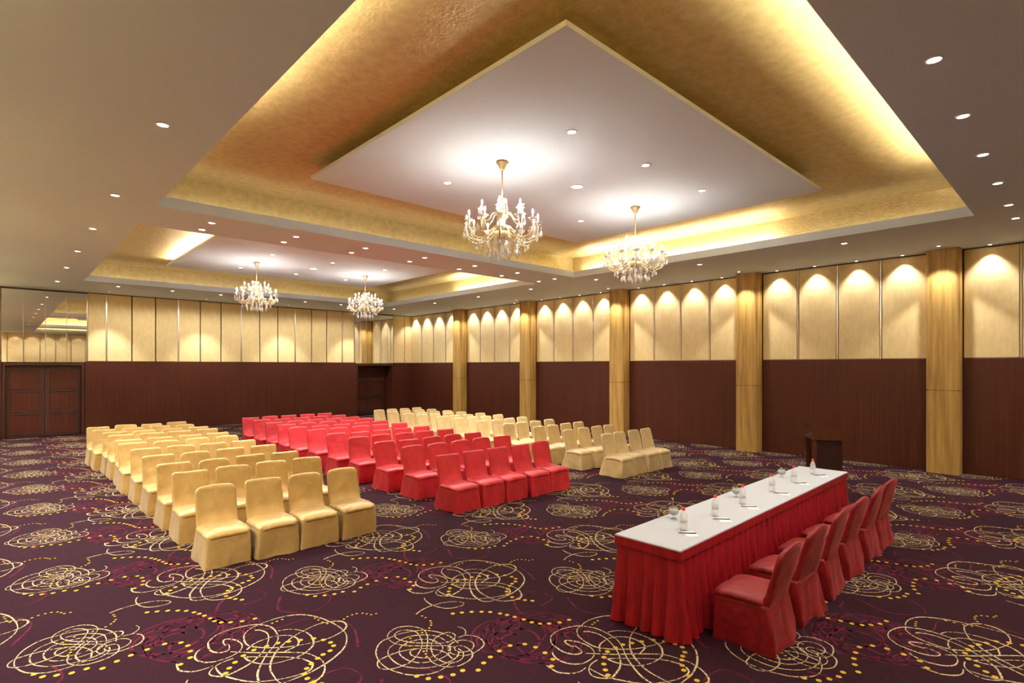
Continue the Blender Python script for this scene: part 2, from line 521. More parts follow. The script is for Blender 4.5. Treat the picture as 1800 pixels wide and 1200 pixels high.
# ---- ceiling: grey soffit with three stepped gold coffers
xs = sorted({XL, XR, *[c[k] for c in COFFERS for k in (0, 1)]})
ys = sorted({YF, YB, *[c[k] for c in COFFERS for k in (2, 3)]})
v, f = grid_sheet(xs, ys, COFFERS, lambda x, y: (x, y, ZC))
ceiling = obj('ceiling', mesh('ceiling', v, [q[::-1] for q in f], 'soffit'))
tag(ceiling, 'grey soffit ceiling with stepped gold coffers and floating white panels', 'ceiling', kind='structure')

for k, (c, p) in enumerate(zip(COFFERS, PLATES)):
    loops = [rect_loop(*c, o, z) for o, z in ((0, ZC), (0, 4.885), (0.05, 4.885), (0.05, 4.82), (0.27, 4.82))]
    v, f = loft(loops, False, False)
    o = obj('coffer_fascia', mesh('coffer_fascia', v, f, 'soffit'), ceiling)
    loops = [rect_loop(*c, o_, z) for o_, z in ((0.27, 4.815), (0.27, ZG))]
    v, f = loft(loops, False, True)
    o = obj('gold_recess', mesh('gold_recess', v, f, 'gold_plaster'), ceiling)
    o["label"] = 'gold textured plaster recess'
    v, f = box(p[0], p[1], p[2], p[3], ZP, ZP + 0.05)
    o = obj('floating_panel', mesh('floating_panel', v, f, 'plate'), ceiling)
    o["label"] = 'white floating ceiling panel'
    v, f = box(p[0] + .3, p[1] - .3, p[2] + .3, p[3] - .3, ZP + 0.05, ZG)
    obj('panel_hanger', mesh('panel_hanger', v, f, 'gold_plaster'), ceiling)
    # LED strips lying on the cove ledge behind the fascia
    x0, x1, y0, y1 = c
    runs = [[('right', y0 + 3.2, y1 - .2, 'cove'), ('right', y0 + .2, y0 + 3.1, 'cove_dim'), ('near', x0 + .2, x1 - 1.8, 'cove_near'),
             ('left', y0 + .2, y1 - 3.2, 'cove_soft'), ('left', y1 - 3.1, y1 - .2, 'cove_dim'), ('far', x0 + .2, x1 - .2, 'cove_dim')],
            [('right', y0 + .2, y0 + 4.2, 'cove'), ('right', y0 + 4.3, y1 - .2, 'cove_dim'), ('near', x0 + .2, x1 - .2, 'cove_dim'),
             ('left', y0 + .2, y1 - .2, 'cove_dim'), ('far', x0 + .2, x1 - .2, 'cove_dim')],
            [('near', x0 + .2, x1 - .2, 'cove'), ('right', y0 + .2, y1 - .2, 'cove_soft'), ('left', y0 + .2, y1 - .2, 'cove_soft'),
             ('far', x0 + .2, x1 - .2, 'cove_soft')]][k]
    for side, t0, t1, m_ in runs:
        a, b, d, e = {'right': (x1 + .12, x1 + .15, t0, t1), 'left': (x0 - .15, x0 - .12, t0, t1),
                      'near': (t0, t1, y0 - .15, y0 - .12), 'far': (t0, t1, y1 + .12, y1 + .15)}[side]
        v, f = box(a, b, d, e, 4.825, 4.845)
        obj('cove_strip', mesh('cove_strip', v, f, m_), ceiling)
p = PLATES[1]
v, f = box(p[0] + .05, p[0] + .08, p[2] + .1, p[3] - .1, ZP + .055, ZP + .07)
obj('cove_strip', mesh('cove_strip', v, f, 'cove'), ceiling)

# ---- walls: local x runs along the wall, local y points into the room
panel_cache = {}
def fabric_panel(parent, x0, x1, z0=ZW + 0.004, z1=ZT, proud=0.045):
    key = (round(x1 - x0, 3), round(z1 - z0, 3))
    if key not in panel_cache:
        v, f = bevel_box(0, x1 - x0, 0.0, proud, 0, z1 - z0, 0.014)
        panel_cache[key] = mesh('fabric_panel', v, f, 'fabric')
    return obj('fabric_panel', panel_cache[key], parent, (x0, 0.002, z0))
strip_cache = {}
def metal_strip(parent, x, w=0.035, m='steel', proud=0.052):
    key = (w, m)
    if key not in strip_cache:
        v, f = bevel_box(-w / 2, w / 2, 0, proud, 0, ZT - ZW, 0.004)
        strip_cache[key] = mesh('divider_strip', v, f, m)
    return obj('divider_strip', strip_cache[key], parent, (x, 0.002, ZW))
def wainscot(parent, x0, x1):
    v, f = bevel_box(x0, x1, 0.0, 0.05, 0.0, ZW, 0.006)
    return obj('wainscot_panel', mesh('wainscot_panel', v, f, 'wainscot'), parent, (0, 0.002, 0.003))
def band(parent, cuts, gap=0.018, strips='steel', w=0.035):
    """fabric panels between successive cuts, a strip on every inner cut"""
    for a, b in zip(cuts[:-1], cuts[1:]):
        fabric_panel(parent, a + gap, b - gap)
    for k, x in enumerate(cuts[1:-1]):
        metal_strip(parent, x, w, strips)

COLW, COLP = 0.57, 0.40
COLY = [18.85, 14.66, 10.47, 6.285, 2.15, -2.03, -6.2]

def side_wall(name, x, rz, sgn, label):
    # flat slab behind everything
    y0, y1 = (YF, YB) if sgn > 0 else (-YB, -YF)
    v, f = box(y0, y1, -0.15, 0.0, 0, ZC)
    w = obj(name, mesh(name, v, f, 'gap'), None, (x, 0, 0), rz)
    tag(w, label, 'wall', kind='structure')
    edges = [YB] + [e for c in COLY for e in (c + COLW / 2, c - COLW / 2)] + [YF]
    for i in range(0, len(edges), 2):
        hi, lo = edges[i], edges[i + 1]
        n = max(1, round((hi - lo) / 0.92))
        cuts = [lo + (hi - lo) * k / n for k in range(n + 1)]
        if sgn < 0:
            cuts = [-c for c in cuts[::-1]]
        band(w, cuts)
        wainscot(w, cuts[0], cuts[-1])
    return w
wall_right = side_wall('wall_right', XR, math.radians(90), 1, 'gold fabric panel wall over dark wood wainscot, on the right')
wall_left = side_wall('wall_left', XL, math.radians(-90), -1, 'gold fabric panel wall over dark wood wainscot, left of the camera')

# back wall: doors under mirrors at both ends; local x = -world X
D1 = (0.06, 2.03)
D2 = (11.86, 13.74)
ZD = 2.34
us = [-XR, -D2[1], -D2[0], -D1[1], -D1[0], -XL]
v, f = grid_sheet(us, [0, ZD, ZC], [(-D2[1], -D2[0], 0, ZD), (-D1[1], -D1[0], 0, ZD)], lambda x, z: (x, 0, z))
wall_back = obj('wall_back', mesh('wall_back', v, f, 'gap'), None, (0, YB, 0), math.radians(180))
tag(wall_back, 'far gold fabric panel wall with mirrors above two wooden doors', 'wall', kind='structure')
wainscot(wall_back, -D2[0] + .04, -D1[1] - .04)
wainscot(wall_back, -XR, -D2[1] - .03)
wainscot(wall_back, -D1[0] + .04, -XL)
cuts = [2.12, 2.64, 3.36, 4.06, 4.77, 5.49, 6.2, 6.93, 7.63, 8.34, 9.05, 9.76, 10.43, 11.15, 11.74]
for k, (a, b) in enumerate(zip(cuts[:-1], cuts[1:])):
    fabric_panel(wall_back, -b + .016, -a - .016)
for k, x in enumerate(cuts):
    if k % 3 == 1:
        metal_strip(wall_back, -x, 0.045)
for a, b in ((13.76, 14.38), (14.38, 14.79), (XL, -0.7), (-0.7, 0.02)):
    fabric_panel(wall_back, -b + .014, -a - .014)
for cutm in ([0.03, 0.53, 1.06, 1.59, 2.12], [11.75, 12.35, 13.05, 13.45, 13.75]):
    for a, b in zip(cutm[:-1], cutm[1:]):
        v, f = bevel_box(-b + .004, -a - .004, 0, 0.02, ZW - .03, ZC - .05, 0.004)
        obj('mirror_pane', mesh('mirror_pane', v, f, 'mirror'), wall_back, (0, .002, 0))
    for x in cutm:
        v, f = box(-x - .008, -x + .008, 0, 0.03, ZW - .03, ZC - .05)
        obj('mirror_trim', mesh('mirror_trim', v, f, 'steel'), wall_back, (0, .002, 0))

# front wall behind the camera
v, f = box(XL, XR, -0.15, 0, 0, ZC)
wall_front = obj('wall_front', mesh('wall_front', v, f, 'gap'), None, (0, YF, 0))
tag(wall_front, 'gold fabric panel wall behind the camera seen in the mirrors', 'wall', kind='structure')
n = 18
band(wall_front, [XL + (XR - XL) * k / n for k in range(n + 1)])
wainscot(wall_front, XL, XR)

# ---- doors
def prism_u(w, h, t, y0, y1):
    """a portal of three bars: outer width w, outer height h, bar thickness t"""
    o = [(-w / 2, 0), (-w / 2, h), (w / 2, h), (w / 2, 0), (w / 2 - t, 0), (w / 2 - t, h - t), (-w / 2 + t, h - t), (-w / 2 + t, 0)]
    v = [(x, y0, z) for x, z in o] + [(x, y1, z) for x, z in o]
    n = 8
    f = [(0, 1, 6, 7), (1, 2, 5, 6), (2, 3, 4, 5), (8 + 7, 8 + 6, 8 + 1, 8), (8 + 6, 8 + 5, 8 + 2, 8 + 1), (8 + 5, 8 + 4, 8 + 3, 8 + 2)]
    f += [(i, (i + 1) % n + 0, (i + 1) % n + n, i + n)[::-1] for i in range(n)]
    return v, f

def make_door(name, a, b, depth, label):
    w = b - a
    d = empty(name, ((a + b) / 2, YB, 0), math.radians(180))     # local y into the room
    tag(d, label, 'door', kind='structure')
    v, f = prism_u(w, ZD, 0.05, -depth - 0.06, 0.03)
    obj('door_frame', mesh('door_frame', v, f, 'wainscot'), d)
    v, f = box(-w / 2, w / 2, -depth - .12, -depth - .06, 0, ZD)
    obj('door_backing', mesh('door_backing', v, f, 'gap'), d)
    lw = (w - 0.12) / 2
    for s in (-1, 1):
        cx = s * (lw / 2 + 0.004)
        v, f = bevel_box(-lw / 2, lw / 2, 0, 0.045, 0.01, ZD - 0.06, 0.004)
        leaf = obj('door_leaf', mesh('door_leaf', v, f, 'door_wood'), d, (cx, -depth - 0.055, 0))
        ph = (ZD - 0.07 - 0.14) / 3
        for k in range(3):
            z0 = 0.10 + k * ph
            v, f = prism_u(lw - 0.16, ph - 0.05, 0.028, 0.045, 0.062)
            o = obj('panel_moulding', mesh('panel_moulding', v, f, 'door_wood'), leaf, (0, 0, z0))
            v, f = bevel_box(-lw / 2 + .108, lw / 2 - .108, 0.045, 0.060, z0, z0 + 0.02, 0.003)
            obj('panel_moulding', mesh('panel_moulding', v, f, 'door_wood'), leaf)
            v, f = bevel_box(-lw / 2 + .125, lw / 2 - .125, 0.040, 0.052, z0 + 0.035, z0 + ph - 0.09, 0.005)
            obj('door_panel', mesh('door_panel', v, f, 'wainscot'), leaf)
    return d
make_door('door_1', D1[0], D1[1], 0.10, 'dark wood double door under the left mirror, six framed panels')
make_door('door_2', D2[0], D2[1], 0.55, 'dark wood double door set deep in a recess near the far corner')

# ---- columns against the side walls
def column_mesh(z0, z1, name):
    pr = rrect(-COLW / 2, COLW / 2, 0.0, COLP, 0.07, 4, 3)
    v, f = loft([[(x, y, z) for x, y in pr] for z in (z0, z1)])
    return mesh(name, v, f, 'column')
c_low, c_high = column_mesh(0.0, 1.745, 'lower_cladding'), column_mesh(1.755, ZC - .002, 'upper_cladding')
def core_mesh():
    v, f = box(-COLW / 2 + .01, COLW / 2 - .01, 0.0, COLP - .008, 1.74, 1.76)
    return mesh('joint', v, f, 'gap')
c_joint = core_mesh()
place = ['farthest gold onyx column, just before the far corner', 'second gold onyx column from the far corner',
         'third gold onyx column from the far corner, mid wall', 'gold onyx column on right wall behind the lectern, left of it',
         'nearest gold onyx column on right wall, right of the lectern', 'gold onyx column on right wall beside the camera',
         'gold onyx column on right wall near the front corner']
for wx, rz, side in ((XR, 90, 0), (XL, -90, 1)):
    for k, y in enumerate(COLY):
        c = empty('column', (wx, y, 0), math.radians(rz))
        lab = place[k] if side == 0 else f'gold onyx column on left wall, {ORD[k]} from the far corner'
        tag(c, lab, 'column', 'gold onyx columns along the walls', kind='structure')
        obj('lower_cladding', c_low, c)
        obj('upper_cladding', c_high, c)
        obj('joint', c_joint, c)

# ================================================================== LAMPS IN THE CEILING
def dl_meshes(r):
    v, f = lathe([(0.002, 0.0), (r, 0.0), (r, -0.006), (0.002, -0.008)], 14)
    lens = mesh('lens', v, f, 'lens', True)
    prof = [(r, 0.0), (r + 0.016, 0.0), (r + 0.014, -0.010), (r + 0.002, -0.012)]
    v, f = lathe(prof + [prof[0]], 14)
    ring = mesh('trim_ring', v, f[:-2], 'ring', True)
    return lens, ring
DL = {r: dl_meshes(r) for r in (0.05, 0.032, 0.085)}

def downlight(x, y, z, label, group, r=0.05, power=P_DOWN, angle=135, blend=1.0, name='downlight', light=True):
    t = empty(name, (x, y, z))
    tag(t, label, 'ceiling light', group)
    obj('lens', DL[r][0], t, (0, 0, -0.001))
    obj('trim_ring', DL[r][1], t, (0, 0, -0.001))
    if light:
        lamp_spot(t, (0, 0, -0.03), round(power * (0.55 if y < 2 else 1.0 if y < 8 else 1.75), 2), angle, blend)
    return t

ROW_Y = [20.5, 17.5, 14.85, 12.24, 9.63, 6.49, 3.40, -2.4, -5.2]
for k, y in enumerate(ROW_Y):
    downlight(1.21, y, ZC, f'downlight in left soffit strip, {ORD[k]} counting from the back wall', 'downlights of the left soffit strip')
    downlight(12.32, y, ZC, f'downlight in right soffit strip, {ORD[k]} counting from the back wall', 'downlights of the right soffit strip')
ROW_X = [2.65, 4.10, 5.54, 7.01, 8.47, 9.92, 11.37]
for rowname, y in (('far beam row', 10.97), ('near beam row', 10.35)):
    for k, x in enumerate(ROW_X):
        downlight(x, y, ZC, f'downlight in beam between coffers, {rowname}, {ORD[k]} from the left', 'downlights of the beam between the coffers')
for rowname, y in (('near side row', 0.87), ('row behind camera', 0.27)):
    for k, x in enumerate([2.58, 4.03] + [5.47, 6.91, 8.34, 9.78, 11.22, 12.3]):
        downlight(x, y, ZC, f'downlight in nearest beam, {rowname}, {ORD[k]} from the left', 'downlights of the nearest beam')
for k, x in enumerate(ROW_X):
    downlight(x, 20.53, ZC, f'downlight in soffit before back wall, {ORD[k]} from the left', 'downlights along the back wall', angle=172, blend=0.25, power=P_DOWN * 0.40)
for k, x in enumerate([2.62, 5.50, 8.47, 11.4]):
    t = downlight(x, 22.14, ZC, f'small wall washer close to back wall, {ORD[k]} from the left', 'wall washers of the back wall',
                  r=0.032, light=False, name='wall_washer')
    lamp_spot(t, (0, 0, -0.03), P_BACK, 74, 0.45)
cname = ['nearer coffer', 'farther coffer', 'coffer behind camera']
for k, yc in enumerate(FIT):
    dy = 1.27 if k < 2 else 0.7
    for rowname, y in (('near', yc - dy), ('far', yc + dy)):
        for j, x in enumerate((5.09, 6.70, 8.33)):
            downlight(x, y, ZP, f'downlight in white panel of {cname[k]}, {rowname} row, {ORD[j]} from left', 'downlights of the white ceiling panels')
    downlight(6.70, yc, ZP, f'large round downlight in middle of white panel, {cname[k]}', 'large lights in the middle of the panels', r=0.085)

# wall washers over every fabric panel of the right wall, and one in front of every column
edges = [YB] + [e for c in COLY for e in (c + COLW / 2, c - COLW / 2)] + [YF]
bay_names = ['bay by the far corner', 'second bay from far corner', 'third bay from far corner', 'fourth bay from far corner',
             'bay behind the lectern', 'nearest bay in view', 'bay beside the camera', 'bay at the front corner']
for i in range(0, len(edges), 2):
    hi, lo = edges[i], edges[i + 1]
    n = max(1, round((hi - lo) / 0.92))
    for k in range(n):
        y = hi - (hi - lo) * (k + 0.5) / n
        t = downlight(14.58, y, ZC, f'small wall washer over right wall fabric, {bay_names[i // 2]}, {ORD[k]} panel', 'wall washers of the right wall',
                      r=0.032, light=False, name='wall_washer')
        lamp_spot(t, (0, 0, -0.03), P_WALL, 92, 0.55)
for k, y in enumerate(COLY):
    t = downlight(14.0, y, ZC, f'small wall washer in front of column, {ORD[k]} from far corner', 'wall washers of the columns', r=0.032, light=False, name='wall_washer')
    lamp_spot(t, (0, 0, -0.03), P_WALL * 1.8, 88, 0.3)
# left wall washers, added to brighten the soffit; only the mirrors show them
for i in range(0, len(edges), 2):
    hi, lo = edges[i], edges[i + 1]
    n = max(1, round((hi - lo) / 0.92))
    for k in range(n):
        y = hi - (hi - lo) * (k + 0.5) / n
        t = downlight(XL + .22, y, ZC, f'added wall washer over left wall fabric, {bay_names[i // 2]}, {ORD[k]} panel', 'added washers of the left wall',
                      r=0.032, light=False, name='wall_washer')
        lamp_spot(t, (0, 0, -0.03), P_LEFT, 100, 0.30)
for k in range(18):  # front wall washers, added behind the camera to bounce light onto the ceiling
    x = XL + (XR - XL) * (k + 0.5) / 18
    t = downlight(x, YF + 0.3, ZC, f'added wall washer on the front wall, {ORD[k]} from the left', 'added washers of the front wall', r=0.032, light=False, name='wall_washer')
    lamp_spot(t, (0, 0, -0.03), round(P_LEFT * .45, 1), 96, 0.30)

# ================================================================== CHANDELIERS
def flip(prof):
    return prof[::-1]

def make_chandelier():
    root = empty('chandelier')
    def part(name, vf, m, parent=root, smooth=True, loc=(0, 0, 0), rz=0):
        return obj(name, mesh(name, vf[0], vf[1], m, smooth), parent, loc, rz)
    # fluted canopy: a flaring cup of petals
    n = 24
    secs = []
    for r, z in ((0.012, -0.125), (0.03, -0.122), (0.032, -0.10), (0.045, -0.075), (0.062, -0.04), (0.085, -0.012), (0.070, -0.002), (0.03, -0.001)):
        secs.append([(r * (1 + .10 * math.cos(12 * a)) * math.cos(a), r * (1 + .10 * math.cos(12 * a)) * math.sin(a), z)
                     for a in [2 * math.pi * i / n for i in range(n)]])
    part('canopy', loft(secs), 'brass')
    part('rod', tube([(0, 0, -0.12), (0, 0, -0.54)], 0.0095, 8), 'brass')
    col = [(0.008, -0.50), (0.02, -0.515), (0.065, -0.525), (0.075, -0.545), (0.045, -0.585), (0.03, -0.60), (0.05, -0.63), (0.062, -0.67),
           (0.05, -0.71), (0.028, -0.735), (0.045, -0.76), (0.05, -0.82), (0.036, -0.88), (0.03, -0.94), (0.05, -0.97), (0.075, -1.0),
           (0.05, -1.03), (0.02, -1.05)]
    part('column', lathe(col, 14), 'arm_glass')
    part('dish', lathe([(0.02, -0.955), (0.11, -0.925), (0.135, -0.915), (0.132, -0.925), (0.10, -0.955), (0.03, -0.985)], 18), 'crystal')
    part('basket', lathe([(0.02, -1.10), (0.085, -1.085), (0.115, -1.04), (0.12, -0.99), (0.112, -0.985), (0.06, -1.0), (0.02, -1.01)], 18), 'brass')
    part('finial', lathe([(0.006, -1.37), (0.018, -1.35), (0.022, -1.33), (0.012, -1.30), (0.02, -1.27), (0.032, -1.22), (0.022, -1.17),
                          (0.03, -1.14), (0.045, -1.11), (0.03, -1.08)], 10), 'crystal')
    cup_prof = [(0.008, -0.03), (0.02, -0.025), (0.03, -0.01), (0.052, 0.012), (0.058, 0.018), (0.046, 0.012), (0.02, 0.0), (0.008, 0.0)]
    n = 16
    secs = []
    for r, z in cup_prof:
        k = max(0.0, (r - .03) / .03)
        secs.append([(r * (1 + .16 * k * math.cos(8 * a)) * math.cos(a), r * (1 + .16 * k * math.cos(8 * a)) * math.sin(a), z)
                     for a in [2 * math.pi * i / n for i in range(n)]])
    cup = mesh('cup', *loft(secs), 'crystal', True)
    candle = mesh('candle', *lathe([(0.011, 0.0), (0.011, 0.075), (0.006, 0.078)], 8), 'candle', True)
    bulb = mesh('bulb', *lathe([(0.005, 0.076), (0.010, 0.088), (0.0115, 0.100), (0.008, 0.118), (0.002, 0.134)], 8), 'bulb', True)
    def drop_mesh(l, s):
        return mesh('crystal_drop', *lathe([(0.0025, 0.0), (0.0025, -l * .35), (0.009, -l * .38), (0.0025, -l * .42), (0.0025, -l * .5), (0.008 * s, -l * .55), (0.02 * s, -l * .74),
                                           (0.021 * s, -l * .84), (0.012 * s, -l * .95), (0.003, -l)], 6), 'crystal')
    d1, d2 = drop_mesh(0.20, 1.1), drop_mesh(0.15, 1.0)
    strand = mesh('bead_strand', *lathe([(0.002, 0.0)] + [q for k in range(8) for q in ((0.003, -.012 - k * .022), (0.009, -.020 - k * .022), (0.003, -.029 - k * .022))] +
                                        [(0.012, -.205), (0.024, -.235), (0.020, -.262), (0.003, -.285)], 6), 'crystal')
    def arm_mesh(pts, r, tip):
        p = spline(pts, 5)
        return mesh('arm', *tube([(x, 0, z) for x, z in p], [r * (1.0 - .25 * i / len(p)) for i in range(len(p))], 7), 'arm_glass', True)
    low = arm_mesh([(0.06, -1.0), (0.12, -0.95), (0.19, -0.99), (0.25, -1.06), (0.33, -1.10), (0.42, -1.085), (0.49, -1.02), (0.505, -0.95), (0.50, -0.905)], 0.0125, 0)
    curl = mesh('arm_scroll', *tube([(x, 0, z) for x, z in spline([(0.20, -1.06), (0.26, -1.125), (0.34, -1.15), (0.42, -1.13), (0.475, -1.075), (0.47, -1.03), (0.44, -1.02), (0.43, -1.045)], 5)], 0.008, 6), 'arm_glass', True)
    high = arm_mesh([(0.045, -0.80), (0.09, -0.73), (0.15, -0.75), (0.19, -0.82), (0.25, -0.855), (0.30, -0.82), (0.31, -0.76), (0.305, -0.735)], 0.0105, 0)
    for k in range(12):
        a = 2 * math.pi * (k + .25) / 12
        arm = obj('arm', low, root, (0, 0, 0), a)
        obj('arm_scroll', curl, arm)
        for nm, me, z in (('cup', cup, -0.88), ('candle', candle, -0.875), ('bulb', bulb, -0.875)):
            obj(nm, me, arm, (0.50, 0, z))
        obj('crystal_drop', d1, arm, (0.50, 0.045, -0.875))
        obj('crystal_drop', d1, arm, (0.545, -0.02, -0.875))
        obj('crystal_drop', d2, arm, (0.36, 0, -1.10))
    for k in range(6):
        a = 2 * math.pi * (k + .6) / 6
        arm = obj('upper_arm', high, root, (0, 0, 0), a)
        for nm, me, z in (('cup', cup, -0.71), ('candle', candle, -0.705), ('bulb', bulb, -0.705)):
            obj(nm, me, arm, (0.305, 0, z))
        obj('crystal_drop', d2, arm, (0.35, 0, -0.70))
    for k in range(8):
        a = 2 * math.pi * k / 8
        obj('bead_strand', strand, root, (0.115 * math.cos(a), 0.115 * math.sin(a), -1.05))
    for k in range(10):
        a = 2 * math.pi * (k + .5) / 10
        obj('bead_strand', strand, root, (0.24 * math.cos(a), 0.24 * math.sin(a), -1.06))
    for k in range(8):
        a = 2 * math.pi * (k + .3) / 8
        obj('crystal_drop', d2, root, (0.07 * math.cos(a), 0.07 * math.sin(a), -0.54))
    return root

ch = make_chandelier()
spots = [(5.13, 5.66, 'crystal candle chandelier under nearer coffer, the left and largest one'),
         (8.32, 5.62, 'crystal candle chandelier under nearer coffer, right one above table end'),
         (5.15, 15.75, 'small-looking crystal chandelier under the farther coffer, left one'),
         (8.43, 15.75, 'small-looking crystal chandelier under the farther coffer, right one')]
for k, (x, y, lab) in enumerate(spots):
    c = ch if k == 0 else copy_tree(ch)
    c.location = (x, y, ZP)
    c.rotation_euler.z = [0.1, 0.5, 0.3, 0.8][k]
    tag(c, lab, 'chandelier', 'crystal chandeliers of the hall')

# ================================================================== COVERED CHAIRS (front = local -Y)
def chair_meshes(seed, W=0.52, arch=0.0, back_r=0.055, style='plain', m='gold_satin', wrinkle=1.0, H=0.83, flare=1.0, zs=0.41):
    rnd = random.Random(seed)
    off = Vector((rnd.uniform(0, 50), rnd.uniform(0, 50), rnd.uniform(0, 50)))
    nz = lambda p, s: noise.noise(Vector(p) * s + off)
    sw = W - 0.028                       # seat width
    yf, yb = -0.285, 0.150              # seat front and back of the frame
    # --- skirt
    secs = []
    levels = [0.004, 0.03, 0.08, 0.15, 0.22, 0.29, 0.345, 0.38]
    for z in levels:
        t = 1 - z / 0.38
        e = 0.018 * t ** 0.9
        pr = rrect(-sw / 2 - e, sw / 2 + e, yf - e * (1.5 if flare < 1.2 else 0.3), yb + 0.008 + e * (7.0 if flare < 1.2 else 3.4), 0.036 - .022 * t, 3, 7)
        ring = []
        for (x, y) in pr:
            a = math.atan2(y, x)
            d = (nz((x * 1.0, y * 1.0, z * .35), 9) * 0.036 + nz((x, y, z * .3), 26) * 0.014) * (0.25 + .75 * t) * t * wrinkle
            if flare > 1.2 and y > yb - .05:      # hanging folds down the back of the velvet covers
                d += 0.016 * math.sin(x * 38 + seed) * (.3 + t)
            l = math.hypot(x, y)
            ring.append((x + x / l * d, y + y / l * d, z + (0.012 * max(0, nz((x, y, 3), 6)) if z < .01 else 0)))
        secs.append(ring)
    skirt = mesh('skirt', *loft(secs, False, True), m, True)
    # --- seat pad
    secs = []
    for g, z in ((-0.012, zs - 0.065), (0.006, zs - 0.05), (0.010, zs - 0.03), (0.004, zs - 0.012), (-0.016, zs - 0.001), (-0.06, zs + 0.006), (-0.13, zs + 0.004)):
        pr = rrect(-sw / 2 - g, sw / 2 + g, yf - g, yb + g * .3, max(0.02, 0.06 + g * .4), 4, 6)
        ring = []
        for x, y in pr:
            droop = -0.030 * max(0.0, (-y - 0.12) / 0.165) ** 2
            crown = -0.012 * (2 * x / sw) ** 2
            ring.append((x, y, z + droop + crown + nz((x, y, z), 7) * 0.007 * wrinkle))
        secs.append(ring)
    seat = mesh('seat', *loft(secs), m, True)
    # --- backrest: rounded slab leaning back, slightly dished
    zb, zt = zs - 0.09, H
    hgt = zt - zb
    secs = []
    N = 13
    ts = [0, .12, .25, .38, .5, .62, .73, .82, .88, .93, .965, .988, 1.0]
    bw = sw - 0.006
    for t in ts:
        z = zb + hgt * t
        rem = zt - z
        r = back_r
        shrink = 0 if rem > r else r - math.sqrt(max(0, r * r - (r - rem) ** 2))
        th = 0.058 - 0.018 * t
        if rem < 0.02:
            th *= 0.35 + 0.65 * math.sqrt(max(0, rem / 0.02))
        w = bw * (1 - 0.03 * t) - 2 * shrink * 0.9
        if style == 'waist':
            w *= 1 + 0.05 * math.sin(t * math.pi) - 0.03
        yc = 0.125 + 0.115 * t
        front_pull = 0.05 * (1 - t / .25) ** 2 if t < .25 else 0      # cloth running into the seat
        pr = rrect(-w / 2, w / 2, yc - th / 2 - front_pull, yc + th / 2, min(0.022, th / 2.2), 3, 7)
        ring = []
        for x, y in pr:
            q = 2 * x / bw
            dish = 0.022 * (1 - q * q) * min(1, t * 2)
            zz = z + (arch * (1 - q * q) - arch * .35) * t ** 3
            if style == 'shoulder':
                zz += 0.035 * (math.cos(q * math.pi * .95) * .5) * t ** 3
            d = nz((x, y, z), 6) * 0.008 * wrinkle
            ring.append((x, y + dish + d, zz + 0.012 * nz((x, 1, 1), 4) * t ** 4))
        secs.append(ring)
    back = mesh('backrest', *loft(secs), m, True)
    return skirt, seat, back

def make_chair(name, ms, loc, rz, label, group):
    c = empty(name, loc, rz)
    tag(c, label, 'chair', group)
    for nm, me in zip(('skirt', 'seat', 'backrest'), ms):
        obj(nm, me, c)
    return c

V_GOLD = [chair_meshes(10 + k, 0.493, arch=[0, .006, .012, -.004, .008][k], back_r=[.05, .045, .06, .035, .07][k], m='gold_satin', H=0.83 + [0, .006, -.006, .004, -.01][k]) for k in range(5)]
V_RED = [chair_meshes(30 + k, 0.496, arch=[0, .01, -.004, .006, .012][k], back_r=[.028, .05, .024, .04, .055][k], m='red_satin', H=0.83 + [0, .008, -.004, .004, 0][k]) for k in range(5)]
V_PALE = [chair_meshes(50 + k, 0.440, arch=[.012, .006, .016, .0][k], back_r=[.045, .055, .04, .05][k], m='pale_gold', wrinkle=1.5, H=0.83 + [0, .006, -.008, .01][k], style=['plain', 'waist', 'plain', 'waist'][k]) for k in range(4)]

ROWS_L = [6.95, 8.16, 9.03, 10.02, 11.01, 11.99, 12.70, 13.60, 14.29, 15.06, 15.83]
ROWS_M = [6.92, 8.08, 8.92, 9.89, 10.72, 11.80, 12.52, 13.38, 14.07, 14.88, 15.86]
ROWS_R = [6.78, 7.85, 8.75, 9.75, 10.72, 11.75, 12.50, 13.37, 14.09, 14.87, 15.75]
X_L = [1.62, 1.62, 1.60, 1.59, 1.57, 1.54, 1.57, 1.57, 1.55, 1.45, 1.43]
X_M = [5.03, 5.10, 5.02, 4.98, 4.93, 4.95, 4.83, 4.88, 4.84, 4.81, 4.83]
X_R = [9.06, 9.12, 9.06, 9.02, 8.98, 9.0, 8.95, 8.88, 8.86, 8.80, 8.80]
rowname = ['front row'] + [f'{ORD[k]} row' for k in range(1, 10)] + ['last row']
def block(vars_, rows, xs_, n, pitch, name, lead, blockname, group, seatnames):
    rnd = random.Random(len(name) * 7 + n)
    for r, (y, x0) in enumerate(zip(rows, xs_)):
        for s in range(n):
            ms = vars_[rnd.randrange(len(vars_))]
            x = x0 + pitch * (s + .5) + rnd.uniform(-.006, .006)
            make_chair(name, ms, (x, y + rnd.uniform(-.025, .025), 0), math.radians(rnd.uniform(-1.4, 1.4)),
                       f'{lead}, {blockname}, {rowname[r]}, {seatnames[s]}', group)
four = ['leftmost seat', 'second seat from left', 'third seat from left', 'rightmost seat']
five = ['leftmost seat', 'second seat from left', 'middle seat', 'fourth seat from left', 'rightmost seat']
block(V_GOLD, ROWS_L, X_L, 4, 0.533, 'covered_chair', 'gold satin covered chair', 'left gold block', 'gold chairs of the left block', four)
block(V_RED, ROWS_M, X_M, 5, 0.538, 'covered_chair', 'red satin covered chair', 'middle red block', 'red chairs of the middle block', five)
block(V_PALE, ROWS_R, X_R, 4, 0.487, 'covered_chair', 'pale gold cloth covered chair', 'right gold block', 'pale gold chairs of the right block', four)

